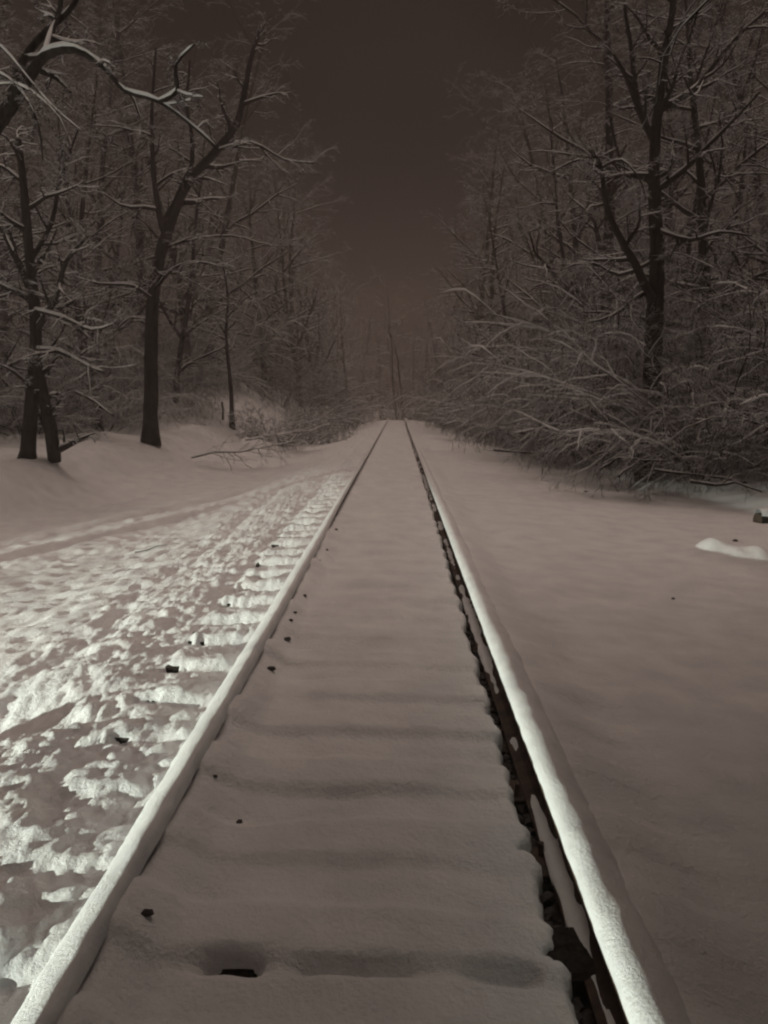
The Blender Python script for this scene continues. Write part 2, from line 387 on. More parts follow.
fy = ystations(0.03, 0.5); fk = np.array([(-.071, .028), (-.068, .040), (-.052, .052), (-.034, .056), (-.016, .058), (-.006, .060)])
amt = np.clip(0.42 + 0.75 * fbm(fy * 2.3, fy * 0, 3, 151), 0, 1)[:, None]
FX = 0.75 + bend(fy)[:, None] + fk[None, :, 0] * (0.82 + 0.2 * amt) + 0.004 * vnoise(fy[:, None] * 16, fk[None, :, 0] * 40, 152)
FZ = (fk[None, :, 1] - 0.014) + amt * 0.017 * (1 + 0.5 * vnoise(fy[:, None] * 14, fk[None, :, 0] * 30, 153))
link('foot_snow', mesh_np('foot_snow', np.stack([FX, fy[:, None] + 0 * FX, FZ + grade(fy)[:, None]], -1), grid_faces(len(fy), len(fk)), M_CAP), rail_r)

def box_mesh(name, sx, sy, sz, mat, bev=0.01, seed=0, jit=0.0):
    import bmesh
    bm = bmesh.new(); bmesh.ops.create_cube(bm, size=1.0)
    for v in bm.verts: v.co.x *= sx; v.co.y *= sy; v.co.z *= sz
    if bev: bmesh.ops.bevel(bm, geom=list(bm.edges), offset=bev, segments=1, affect='EDGES')
    r = random.Random(seed)
    if jit:
        for v in bm.verts: v.co += Vector((r.uniform(-jit, jit), r.uniform(-jit, jit), r.uniform(-jit, jit)))
    me = bpy.data.meshes.new(name); bm.to_mesh(me); bm.free(); me.materials.append(mat); return me
tie_me = [box_mesh('sleeper', 2.64, 0.225, 0.17, M_WOOD, 0.014, i, 0.006) for i in range(3)]
plate_me = box_mesh('tie_plate', 0.30, 0.18, 0.018, M_STEEL, 0.004)
spike_me = box_mesh('spike', 0.022, 0.026, 0.06, M_STEEL, 0.005, 1, 0.003)
R = random.Random(5)
for i in range(150):
    y = TIE0 + i * TIE
    if y > 74: break
    b = float(bend(np.array(y)))
    tie = link('sleeper', tie_me[i % 3], track, (b + R.uniform(-.02, .01), y + R.uniform(-.015, .015), -0.085 + float(grade(np.array(y)))))
    tie.rotation_euler = (0, 0, R.uniform(-.012, .012))
    if i == 1: tie.location.z += 0.047; tie.scale.x = 0.8; tie.rotation_euler = (0, 0, 0); tie.location.y = y
    elif i in HOLE_TIES: tie.rotation_euler = (0, 0.045, 0); tie.location.y = y
    if i < 40 and i != 1:
        pl = link('tie_plate', plate_me, tie, (0.75, 0, 0.094))
        for k in ((-.05,) if i % 2 else (.05,)):
            spk = link('spike', spike_me, tie, (0.75 - 0.083, k + R.uniform(-.02, .02), 0.122)); spk.rotation_euler = (R.uniform(-.1, .1), R.uniform(-.2, .1), R.uniform(-.3, .3))

# dark ballast bed in the open gap beside the right rail
def rock_verts(r, size):
    vs = []
    for p in ((1, 0, 0), (-1, 0, 0), (0, 1, 0), (0, -1, 0), (0, 0, 1), (0, 0, -1), (.6, .6, .6), (-.6, .6, .6), (.6, -.6, .6), (-.6, -.6, .6)):
        q = Vector(p) * size; q.x *= r.uniform(.7, 1.2); q.y *= r.uniform(.7, 1.2); q.z *= r.uniform(.5, .9); vs.append(q)
    return vs
import bmesh
def rock_mesh(seed, size, mat):
    r = random.Random(seed); bm = bmesh.new()
    for v in rock_verts(r, size): bm.verts.new(v)
    bmesh.ops.convex_hull(bm, input=list(bm.verts))
    me = bpy.data.meshes.new('stone'); bm.to_mesh(me); bm.free(); me.materials.append(mat); return me
ys = np.arange(-3, 75, 0.06); us = np.linspace(0.5, 0.82, 9)
bz = -0.035 + 0.018 * vnoise(us[None, :] * 30, ys[:, None] * 26, 61)
V = np.stack([us[None, :] + bend(ys)[:, None], ys[:, None] + 0 * bz, bz + grade(ys)[:, None]], -1)
bed = tag(link('ballast_bed', mesh_np('ballast_bed', V, grid_faces(len(ys), len(us)), M_STONE, False)), 'dark stone ballast showing in the gap beside the right rail', kind='structure')
rocks = [rock_mesh(i, 0.030, M_STONE) for i in range(8)]
rv, rf, off = [], [], 0
for i in range(1500):
    me = rocks[i % 8]; y = 1.4 + (i / 1500.0) ** 1.6 * 45; x = R.uniform(0.57, 0.69) + float(bend(np.array(y)))
    s = R.uniform(0.45, 1.1); rot = Matrix.Rotation(R.uniform(0, 6.3), 3, 'Z') @ Matrix.Rotation(R.uniform(-.5, .5), 3, 'X')
    for v in me.vertices: rv.append(rot @ (v.co * s) + Vector((x, y, -0.025 + R.uniform(0, .006))))
    for p in me.polygons: rf.append(tuple(j + off for j in p.vertices))
    off += len(me.vertices)
me = bpy.data.meshes.new('ballast_stones'); me.from_pydata([tuple(v) for v in rv], [], rf); me.materials.append(M_STONE)
tag(link('ballast_stones', me), 'crushed dark ballast stones along the inner foot of the right rail', 'ballast', kind='stuff')

# ------------------------------------------------------------------ branching plants
def wander(r, d, amt):
    return Vector((d.x + r.gauss(0, amt), d.y + r.gauss(0, amt), d.z + r.gauss(0, amt))).normalized()

def grow_from(r, chains, p, d, rad, L, lvl, P):
    """append one branch chain and its children; P: per level dicts"""
    q = P[min(lvl, len(P) - 1)]
    n = q['seg']; step = L / n; pts = [p.copy()]; rr = [rad]; dirs = [d]
    for i in range(n):
        d = wander(r, d, q['wob']); d.z += q['trop']; d.normalize()
        p = p + d * step; pts.append(p); rr.append(max(rad * (1 - (i + 1) / n * q.get('taper', 0.8)), 0.0035)); dirs.append(d)
    chains.append((lvl, pts, rr))
    if lvl + 1 < len(P): spawn(r, chains, pts, rr, dirs, L, lvl, P)

def spawn(r, chains, pts, rr, dirs, L, lvl, P, count=None):
    q = P[lvl]; c = P[lvl + 1]; n = len(pts) - 1
    k = count if count is not None else max(1, int(round(q['kids'] * r.uniform(.75, 1.25))))
    for j in range(k):
        f = q.get('first', .2) + (1 - q.get('first', .2)) * (j + r.random()) / k
        x = min(f * n, n - 1e-3); i = int(x); t = x - i
        pp = pts[i].lerp(pts[i + 1], t); dd = dirs[min(i + 1, n)]
        ra = rr[i] * (1 - t) + rr[i + 1] * t
        ax = dd.orthogonal().normalized(); ax.rotate(Matrix.Rotation(j * 2.4 + r.uniform(-.6, .6), 3, dd))
        ang = math.radians(r.uniform(*q['ang'])); nd = (dd * math.cos(ang) + ax * math.sin(ang)).normalized()
        if q.get('flat'): nd.z *= 1 - q['flat']; nd.normalize()
        ln_ = L * r.uniform(*q['ratio']) * (1 - 0.45 * f)
        grow_from(r, chains, pp, nd, max(min(ra * 0.62, ra), c.get('rmin', .004)), ln_, lvl + 1, P)

def tubes(chains, sides, jit=0.0, ref=None):
    """vertices and quads for all chains; quads grouped over equal chain lengths"""
    VV, QQ, off = [], [], 0
    by = {}
    for c in chains: by.setdefault(len(c[1]), []).append(c)
    for k, cs in by.items():
        P = np.array([[tuple(p) for p in c[1]] for c in cs]); Rr = np.array([c[2] for c in cs])
        T = np.gradient(P, axis=1); T /= np.linalg.norm(T, axis=2, keepdims=True) + 1e-9
        up = np.zeros_like(T); vert = np.abs(T[..., 2]).mean(1) > 0.93
        up[~vert, :, 2] = 1; up[vert, :, 0] = 1
        if ref is not None: up[:] = ref
        u = np.cross(T, up); u /= np.linalg.norm(u, axis=2, keepdims=True) + 1e-9; v = np.cross(u, T)
        a = np.arange(sides) * 2 * math.pi / sides + math.pi / 2
        rad = Rr[..., None]
        if jit: rad = rad * (1 + jit * np.random.RandomState(k).uniform(-1, 1, rad.shape[:2] + (sides,)))
        ring = P[:, :, None, :] + (rad * np.cos(a))[..., None] * u[:, :, None, :] + (rad * np.sin(a))[..., None] * v[:, :, None, :]
        q = grid_faces(k, sides, True)
        VV.append(ring.reshape(-1, 3)); QQ.append((np.arange(len(cs))[:, None, None] * k * sides + q[None] + off).reshape(-1, 4))
        off += len(cs) * k * sides
    if not VV: return np.zeros((0, 3)), np.zeros((0, 4), int)
    return np.concatenate(VV), np.concatenate(QQ)

def snow_chains(chains, r, thick=1.0, rmin=0.0, keep=1.0):
    out = []
    for lvl, pts, rr in chains:
        if rr[0] < rmin or r.random() > keep: continue
        np_, nr = [], []
        ph = r.uniform(0, 50)
        for i, p in enumerate(pts):
            a = pts[max(i - 1, 0)]; b = pts[min(i + 1, len(pts) - 1)]; t = (b - a)
            hz = math.hypot(t.x, t.y) / (t.length + 1e-9)
            s = max(0.0, (hz - 0.35) / 0.65) * (0.55 * rr[i] + 0.0065) * thick * (0.85 + 0.2 * math.sin(ph + i * 1.3)) if hz > .35 else 0
            s = min(s, 0.042)
            if i == len(pts) - 1: s *= 0.25
            np_.append(p + Vector((0, 0, rr[i] * 0.75 + s * 0.35 if s > 0 else 0))); nr.append(max(s, 0.0008))
        out.append((lvl, np_, nr))
    return out

def trunk_mesh(chains, flare=True):
    return tubes(chains, 9, 0.06)

def build_plant(name, loc, trunk, rest, label, cat, r, group=None, thick=1.0, snow_rmin=0.0085, twig_mat=None, sides=3, trunk_name='trunk', crown_name='crown', bare=False):
    root = link(name, None, None, loc); tag(root, label, cat, group)
    parts = []
    if trunk:
        V, Q = tubes(trunk, 9, 0.07, (0, 1, 0.05)); parts.append(link(trunk_name, mesh_np(trunk_name, V, Q, M_BARK), root))
    big = [c for c in rest if c[2][0] >= 0.02]; small = [c for c in rest if c[2][0] < 0.02]
    V1, Q1 = tubes([c for c in big if c[0] == 0], 6, 0.08, (0, 1, .05)); Vb, Qb = tubes([c for c in big if c[0] != 0], 6, 0.08)
    Q1 = np.concatenate([Q1, Qb + len(V1)]); V1 = np.concatenate([V1, Vb]); 
    V2, Q2 = tubes(small, sides)
    V = np.concatenate([V1, V2]); Q = np.concatenate([Q1, Q2 + len(V1)])
    crown = link(crown_name, mesh_np(crown_name, V, Q, [M_BARK, twig_mat or M_TWIG], True, [0] * len(Q1) + [1] * len(Q2)), root)
    sc = snow_chains((trunk or []) + rest, r, thick, snow_rmin)
    if sc:
        V, Q = tubes([c for c in sc if c[0] == 0], 8, 0, (0, .3, 1)); V3, Q3 = tubes([c for c in sc if c[0] > 0], 4)
        Q = np.concatenate([Q, Q3 + len(V)]); V = np.concatenate([V, V3]); link('snow', mesh_np('snow', V, Q, M_SNOW), crown)
    return root

def copy_plant(src, loc, rz, sc, label=None, group=None):
    o = src.copy(); COL.objects.link(o); o.location = loc; o.rotation_euler = (0, 0, rz); o.scale = (sc, sc, sc * random.uniform(.9, 1.12))
    if label: o['label'] = label
    if group: o['group'] = group
    for ch in src.children:
        c = ch.copy(); COL.objects.link(c); c.parent = o
        for g in ch.children:
            d = g.copy(); COL.objects.link(d); d.parent = c
    return o

def path_chain(pix, depth, base, r0, r1, pw=1.0):
    """a limb whose joints are given as (px, py, depth offset) -> chain in the plant's own space"""
    pts = [at(a[0], a[1], depth + (a[2] if len(a) > 2 else 0)) - base for a in pix]
    fine = []
    for i in range(len(pts) - 1):                          # Catmull-Rom refinement
        p0 = pts[max(i - 1, 0)]; p1 = pts[i]; p2 = pts[i + 1]; p3 = pts[min(i + 2, len(pts) - 1)]
        for t in (0, 1 / 3, 2 / 3):
            fine.append(0.5 * ((2 * p1) + (p2 - p0) * t + (2 * p0 - 5 * p1 + 4 * p2 - p3) * t * t + (3 * p1 - p0 - 3 * p2 + p3) * t ** 3))
    fine.append(pts[-1]); n = len(fine)
    rr = [r1 + (r0 - r1) * (1 - i / (n - 1)) ** pw for i in range(n)]
    return fine, rr

# levels below a hand placed limb: limb -> bough -> branch -> twig
HARD = [dict(seg=6, wob=.10, trop=.02, kids=9, first=.25, ang=(35, 75), ratio=(.35, .6)),
        dict(seg=6, wob=.16, trop=.015, kids=6, first=.15, ang=(30, 70), ratio=(.35, .6), taper=.85),
        dict(seg=5, wob=.18, trop=-.01, kids=7, first=.12, ang=(25, 65), ratio=(.35, .6), taper=.85, rmin=.0055, flat=.2),
        dict(seg=4, wob=.20, trop=-.02, kids=4, first=.1, ang=(25, 60), ratio=(.35, .65), taper=.8, rmin=.0048),
        dict(seg=3, wob=.22, trop=-.03, kids=0, rmin=.004, taper=.6)]

def hero(name, label, base_pix, depth, limbs, seed, cat='tree', kids=(7, 7), skirts=0, thick=1.0, P=HARD, root_flare=True, pw=1.0, Lmax=7.0):
    """limbs: list of (pixel path, r0, r1); the first is the trunk"""
    r = random.Random(seed); b = at(*base_pix, depth); b.z = gz(b.x, b.y) - 0.08
    trunk, rest = [], []
    for i, (pix, r0, r1) in enumerate(limbs):
        pts, rr = path_chain(pix, depth, b, r0, r1, pw if i == 0 else 1.0)
        if i == 0:
            pts[0].z = min(pts[0].z, 0.0)
            if root_flare: rr[0] *= 1.5; rr[1] *= 1.1
        (trunk if i == 0 else rest).append((0, pts, rr))
        dirs = [(pts[min(j + 1, len(pts) - 1)] - pts[max(j - 1, 0)]).normalized() for j in range(len(pts))]
        L = sum((pts[j + 1] - pts[j]).length for j in range(len(pts) - 1))
        PP = [dict(P[0]) for _ in (0,)] + P[1:]
        if i == 0: PP[0]['first'] = .45; PP[0]['ratio'] = (.22, .38)
        else: PP[0]['first'] = .1; PP[0]['ratio'] = (.28, .5)
        spawn(r, rest, pts, rr, dirs, min(L, Lmax), 0, PP, kids[0] if i == 0 else kids[1])
    return build_plant(name, b, trunk, rest, label, cat, r, thick=thick)

# tall dark tree on the left bank
T_LEFT = hero('bare_tree', 'tall bare tree with dark straight trunk on the left snow bank', (150, 432), 24.0, [
    ([(150, 434), (151, 400), (151, 350), (153, 300), (160, 255), (168, 232), (181, 194, -.6), (198, 170, -1), (216, 151, -1.2), (236, 125, -1.2), (244, 95, -1), (250, 62, -.8), (261, 28, -.5)], .24, .05),
    ([(183, 190, -.6), (191, 170, -.8), (192, 138, -1), (187, 105, -1.2), (190, 60, -1.4)], .09, .03),
    ([(166, 236), (159, 212, .5), (153, 165, 1), (152, 110, 1.4), (156, 48, 1.6)], .12, .035),
    ([(153, 300), (132, 286, -1.2), (100, 284, -2.0), (72, 276, -2.4)], .06, .02),
    ([(154, 292), (172, 270, -1.0), (196, 262, -2.0), (226, 268, -2.8)], .055, .018),
    ([(216, 151, -1.2), (252, 143, -2), (285, 160, -2.6), (318, 163, -3)], .05, .015),
    ([(152, 320), (130, 318, 1.0), (112, 335, 1.6)], .045, .016),
    ([(160, 250), (190, 240, .8), (232, 236, 1.6), (262, 244, 2.0)], .055, .016),
], 11, kids=(9, 7), thick=1.3)
# twin stemmed tree at the left edge
T_TWIN = hero('bare_tree', 'gnarled twin stemmed tree at the left edge, laden with snowy twigs', (40, 462), 17.0, [
    ([(27, 462), (30, 420), (34, 380), (36, 330), (33, 290), (28, 240), (24, 190), (18, 140)], .17, .07),
    ([(55, 462, .3), (50, 425, .2), (42, 392, .1), (36, 360)], .15, .12),
    ([(36, 330), (55, 300, -.6), (66, 262, -1), (88, 236, -1.2)], .08, .025),
    ([(34, 300), (18, 262, .4), (2, 230, .8), (-20, 190, 1)], .09, .03),
    ([(36, 350), (60, 352, -.8), (88, 366, -1.4), (104, 372, -1.8)], .06, .015),
    ([(30, 262), (52, 222, .6), (60, 180, .8), (78, 130, 1.0)], .06, .02),
    ([(33, 310), (64, 318, -1), (92, 330, -1.6), (118, 322, -2)], .05, .013),
    ([(34, 392), (14, 372, -.5), (-8, 362, -.8)], .05, .015),
], 12, kids=(9, 7), thick=1.5)
# overhanging limb, its trunk just outside the picture on the left
T_OVER = hero('bare_tree', 'near tree whose long snow lit limb reaches in at the top left corner', (-95, 640), 9.3, [
    ([(-95, 640), (-88, 500), (-80, 380), (-60, 250), (-30, 170), (-8, 130), (8, 110), (30, 76), (45, 56), (75, 50, -.1), (107, 70, -.2), (125, 91, -.3), (160, 102, -.3), (200, 132, -.4), (217, 149, -.4)], .24, .016),
    ([(160, 102, -.3), (177, 91, -.4), (176, 65, -.6), (195, 44, -.7)], .028, .010),
    ([(177, 91, -.4), (190, 96, -.6), (203, 97, -.7)], .016, .008),
    ([(8, 110), (22, 62, .6), (46, 32, .8), (74, 4, 1), (90, -40, 1.2)], .06, .025),
    ([(45, 56), (52, 30, .5), (60, 8, .8), (62, -30, 1)], .05, .02),
    ([(-30, 72), (0, 74), (22, 92, -.4), (38, 124, -.6), (43, 160, -.7)], .020, .007),
    ([(-20, 40), (2, 48), (28, 78, -.3), (52, 106, -.5), (83, 132, -.7)], .020, .007),
    ([(-20, 90), (4, 84), (26, 88, -.6), (60, 118, -.9), (72, 156, -1)], .014, .006),
    ([(196, 130, -.4), (207, 122, -.3), (212, 140, -.2)], .012, .006),
], 17, kids=(4, 3), thick=1.6, pw=2.2, Lmax=2.6)
# slender sapling on the bank
T_SAP = hero('sapling', 'slender dark sapling standing on the left snow slope', (231, 418), 32.0, [
    ([(232, 420), (231, 390), (228, 360), (226, 330), (228, 296), (222, 262)], .10, .03),
    ([(226, 335), (212, 312, .4), (200, 292, .6)], .04, .012),
    ([(227, 318), (244, 300, -.5), (262, 288, -.8)], .04, .012),
], 14, kids=(12, 6), thick=1.4)
# the forked tree on the right
T_RIGHT = hero('bare_tree', 'large dark forked tree rising from the brush right of the track', (650, 430), 17.5, [
    ([(650, 440), (652, 380), (654, 330), (656, 290), (657, 255), (655, 210), (654, 170), (656, 132), (660, 95), (666, 48), (672, 15), (676, -40)], .22, .05),
    ([(652, 138), (640, 112, -.3), (630, 86, -.5), (618, 62, -.7), (607, 45, -.8)], .08, .02),
    ([(640, 112, -.3), (634, 80, .2), (631, 45, .3), (626, 18, .4), (620, -30, .5)], .07, .025),
    ([(652, 300), (645, 285, -.6), (634, 262, -.9), (620, 238, -1.2), (606, 205, -1.4), (601, 168, -1.6), (590, 150, -1.8)], .11, .03),
    ([(601, 168, -1.6), (622, 160, -1.8), (640, 180, -2.2), (646, 200, -2.4)], .03, .01),
    ([(601, 168, -1.6), (578, 160, -1.8), (552, 172, -2.2)], .03, .01),
    ([(658, 190), (684, 170, -.6), (706, 148, -.8), (730, 124, -1), (760, 92, -1.2)], .07, .025),
    ([(660, 110), (690, 92, .6), (704, 78, .8), (734, 40, 1), (765, 12, 1)], .08, .03),
    ([(704, 80, .8), (694, 96, 0), (682, 72, -.3), (676, 60, -.4)], .03, .012),
    ([(657, 230), (690, 240, -.8), (720, 232, -1.4), (752, 236, -1.6)], .05, .015),
    ([(655, 260), (620, 275, 1), (590, 262, 1.6), (560, 270, 2)], .05, .015),
], 15, kids=(7, 6), thick=1.1)

# ------------------------------------------------------------------ generic forest trees (prototypes, then copies)
def generic_tree(seed, H, rad, lean=0.0, low=.12, kids=17, ratio=(.26, .44)):
    r = random.Random(seed); chains = []
    P = [dict(seg=9, wob=.05, trop=.03, kids=kids, first=low, ang=(40, 78), ratio=ratio, taper=.88),
         dict(seg=6, wob=.13, trop=.03, kids=9, first=.12, ang=(30, 65), ratio=(.34, .55), taper=.85),
         dict(seg=5, wob=.17, trop=-.01, kids=7, first=.1, ang=(25, 65), ratio=(.35, .6), rmin=.009, flat=.15),
         dict(seg=3, wob=.2, trop=-.03, kids=4, first=.1, ang=(25, 60), ratio=(.4, .7), rmin=.008),
         dict(seg=2, wob=.2, trop=-.03, kids=0, rmin=.007, taper=.5)]
    grow_from(r, chains, Vector((0, 0, -.1)), Vector((lean, 0, 1)).normalized(), rad, H, 0, P)
    return [chains[0]], chains[1:], r

def shrub(seed, H, n, P=None, spread=0.9, droop=-.055):
    r = random.Random(seed); chains = []
    P = [dict(seg=7, wob=.15, trop=droop, kids=11, first=.12, ang=(25, 65), ratio=(.30, .55), taper=.8),
         dict(seg=5, wob=.17, trop=-.09, kids=8, first=.1, ang=(25, 60), ratio=(.35, .62), rmin=.008),
         dict(seg=4, wob=.18, trop=-.09, kids=6, first=.1, ang=(25, 60), ratio=(.4, .65), rmin=.0065),
         dict(seg=2, wob=.2, trop=-.05, kids=0, rmin=.0055, taper=.5)]
    for i in range(n):
        a = i * 2.4 + r.uniform(-.4, .4); s = spread * r.uniform(.25, 1.1)
        d = Vector((math.cos(a) * s, math.sin(a) * s, 1)).normalized()
        p = Vector((math.cos(a), math.sin(a), 0)) * r.uniform(.05, .45); p.z = -.08
        grow_from(r, chains, p, d, r.uniform(.016, .034), H * r.uniform(.7, 1.25), 0, P)
    return chains, r

def add_shrub(label, x, y, seed, H, n, name='snowy_shrub', cat='shrub', group=None, spread=.9, droop=-.10, thick=1.0, rmin=.0078):
    ch, r = shrub(seed, H, n, spread=spread, droop=droop)
    return build_plant(name, (x, y, gz(x, y) - .03), None, ch, label, cat, r, group, thick=thick, snow_rmin=rmin, twig_mat=M_BRUSH, crown_name='branches')

random.seed(3)
S_R1 = add_shrub('drooping snowy brush spilling over the fallen branches right of the track', 6.6, 16.4, 21, 3.4, 15, thick=2.3, spread=1.1)
S_R2 = add_shrub('tall arching snow dusted brush below the forked tree', 7.2, 17.2, 22, 4.6, 15, thick=2.3)
S_R3 = add_shrub('dark tangled brush at the right edge of the picture', 8.8, 14.4, 23, 3.8, 14)
S_L1 = add_shrub('round snow laden bush where the left bank meets the track', -4.9, 31.0, 24, 2.0, 13, spread=1.2, thick=1.6)

left_g = 'bare trees in the mist left of the track'; right_g = 'bare trees in the mist right of the track'
protos = []
for i, (sd_, H, rad) in enumerate(((31, 13.5, .19), (32, 11.5, .15), (33, 15.0, .22))):
    tr, ch, r = generic_tree(sd_, H, rad, lean=(-.06, .05, .02)[i])
    lab, g, xy = (('snow dusted bare tree in the misty wood left of the track', left_g, (-12.5, 30)), ('snow dusted bare tree in the dark wood right of the track', right_g, (8.4, 25)),
                  ('snow dusted bare tree in the misty wood left of the track', left_g, (-10.8, 40)))[i]
    protos.append(build_plant('forest_tree', (xy[0], xy[1], gz(*xy) - .1), tr, ch, lab, 'tree', r, g, thick=1.3, snow_rmin=.02))

LEFT = [(-9.6, 33), (-14.5, 24), (-17, 33), (-12.0, 20.5), (-8.0, 46), (-12.5, 50), (-16.5, 44), (-7.4, 56), (-10.5, 62), (-20, 26), (-15.5, 58), (-21, 40),
        (-10.6, 27), (-14, 36), (-11.0, 45), (-6.4, 51), (-18.5, 21), (-16, 28.5), (-6.2, 62), (-8.6, 68), (-13, 40)]
RIGHT = [(11.0, 20.5), (10.2, 30), (13.5, 25), (7.6, 33), (9.4, 38), (12.8, 37), (7.0, 43), (10.6, 47), (6.6, 52), (9.2, 57), (15.5, 31), (16.0, 20), (13.2, 15.5), (14.5, 45),
         (8.9, 21.8), (12, 28), (8.0, 29), (11.8, 42), (8.3, 48), (6.0, 58), (8, 64), (17, 26), (12.2, 18)]
for i, (x, y) in enumerate(LEFT):
    copy_plant(protos[(i * 2 + 1) % 3], (x, y, gz(x, y) - .1), i * 1.9 + .4, random.uniform(.9, 1.35), 'snow dusted bare tree in the misty wood left of the track', left_g)
for i, (x, y) in enumerate(RIGHT):
    copy_plant(protos[(i + 1) % 3], (x, y, gz(x, y) - .1), i * 2.3 + 1.1, random.uniform(.9, 1.35), 'snow dusted bare tree in the dark wood right of the track', right_g)
# unseen trees added beside and behind the camera, crowns placed to shade the near snow
tr, ch, r = generic_tree(34, 11.0, .17, low=.42, kids=24, ratio=(.42, .62))
over = build_plant('forest_tree', (3.0, 0.3, gz(3.0, 0.3) - .1), tr, ch, 'unseen wide crowned bare tree added to shade the snow near the camera', 'tree', r, 'unseen bare trees added to shade the snow near the camera', thick=1.6, snow_rmin=.012)
for i, (x, y, k) in enumerate([(-3.0, -1.0, 1.15), (2.8, -1.6, 1.1), (-2.8, -3.0, 1.1), (3.0, -3.4, 1.0), (5.0, 0.8, 1.1), (5.4, -2.0, 1.15), (-4.2, -1.4, 1.3), (7.4, 0.2, 1.2),
                               (-2.7, -2.0, 1.3), (2.7, -1.2, 1.25), (3.6, 2.0, 1.05), (-5.2, -3.4, 1.2), (6.6, 2.2, 1.15), (4.3, 3.4, 1.0), (-3.6, -1.6, 1.4), (3.3, 0.9, 1.3), (5.4, 4.6, 1.1), (2.9, 1.3, 1.15), (7.6, 4.0, 1.2)]):
    o = copy_plant(over, (x, y, gz(x, y) - .1), 0, k)
    o.rotation_euler = (Matrix.Rotation((-.16 if y < 1 else -.04) if (x, y) != (2.7, -1.2) else -.05, 3, 'X') @ Matrix.Rotation(i * 1.3 + .5, 3, 'Z')).to_euler()

row_n = 0; ORD = ['second', 'third', 'fourth', 'fifth', 'sixth', 'seventh', 'eighth', 'ninth', 'tenth', 'eleventh', 'twelfth']
sh_r = 'snowy brush lining the right side of the track'; sh_l = 'snowy brush on the left bank'
for i, (x, y, s) in enumerate([(6.7, 19.8, .9), (6.3, 22.8, .9), (8.6, 20.5, 1.2), (5.8, 26, 1.0), (7.4, 24, 1.25), (5.7, 30, 1.0), (7.3, 29, 1.3), (5.6, 34, 1.05), (5.5, 38.5, 1.05), (7.2, 36, 1.3), (5.4, 43, 1.1),
                               (5.2, 48, 1.15), (7.0, 46, 1.3), (5.0, 53.5, 1.2), (9.4, 16.8, 1.35), (11.2, 14.2, 1.3), (11.2, 11.9, 1.1), (11.8, 17.5, 1.5), (8.5, 23.5, 1.5), (9.4, 27, 1.5)]):
    if x < 6.8:
        row_n += 1; lab = 'snowy brush along the right snow edge, %s nearest of its row' % ORD[row_n - 1]
    else: lab = 'snowy brush of the second row behind the right snow edge'
    copy_plant((S_R1, S_R2, S_R3)[i % 3], (x, y, gz(x, y) - .03), i * 2.1 + .7, s, lab, sh_r)
for i, (x, y, s) in enumerate([(-10.2, 26.5, .8), (-11, 22.5, .8), (-13, 27, 1.0), (-5.2, 41, .62), (-6.6, 44, .8), (-4.9, 47, .7), (-5.0, 52, .85), (-6.4, 54, .95), (-9.2, 39, .8), (-9.2, 33.5, .6), (-12.8, 19.5, .9), (-12.0, 24.5, .9), (-15.5, 22, 1.1), (-9.8, 29.5, .75), (-14, 24, 1.1)]):
    copy_plant((S_R2, S_R3, S_R1)[i % 3], (x, y, gz(x, y) - .03), i * 1.7 + .2, s, 'small snowy bush on the misty left bank', sh_l)
for i, (x, y, s) in enumerate([(9.8, 23.2, 1.5), (10.6, 27.5, 1.7), (9.6, 32.5, 1.6), (10.2, 37.5, 1.7), (9.4, 43, 1.7), (11.2, 19.2, 1.7), (9.0, 50, 1.7), (12.6, 23, 2.0)]):
    copy_plant((S_R2, S_R1, S_R3)[i % 3], (x, y, gz(x, y) - .03), i * 1.9 + .3, s, 'tall drooping snowy thicket standing behind the right brush', 'tall thickets behind the right brush')
for i, (x, y, s) in enumerate([(-11.4, 38, 1.4), (-10.2, 46, 1.5), (-9.2, 54, 1.5), (-13.4, 33, 1.4), (-15.5, 28, 1.5)]):
    copy_plant((S_R1, S_R2, S_R3)[i % 3], (x, y, gz(x, y) - .03), i * 1.3 + .9, s, 'tall drooping snowy thicket in the misty wood left of the track', 'tall thickets on the left bank')
copy_plant(S_L1, (-4.35, 36.5, gz(-4.35, 36.5) - .03), 2.0, 1.05, 'dark hollow bush behind the round snowy bush', None)

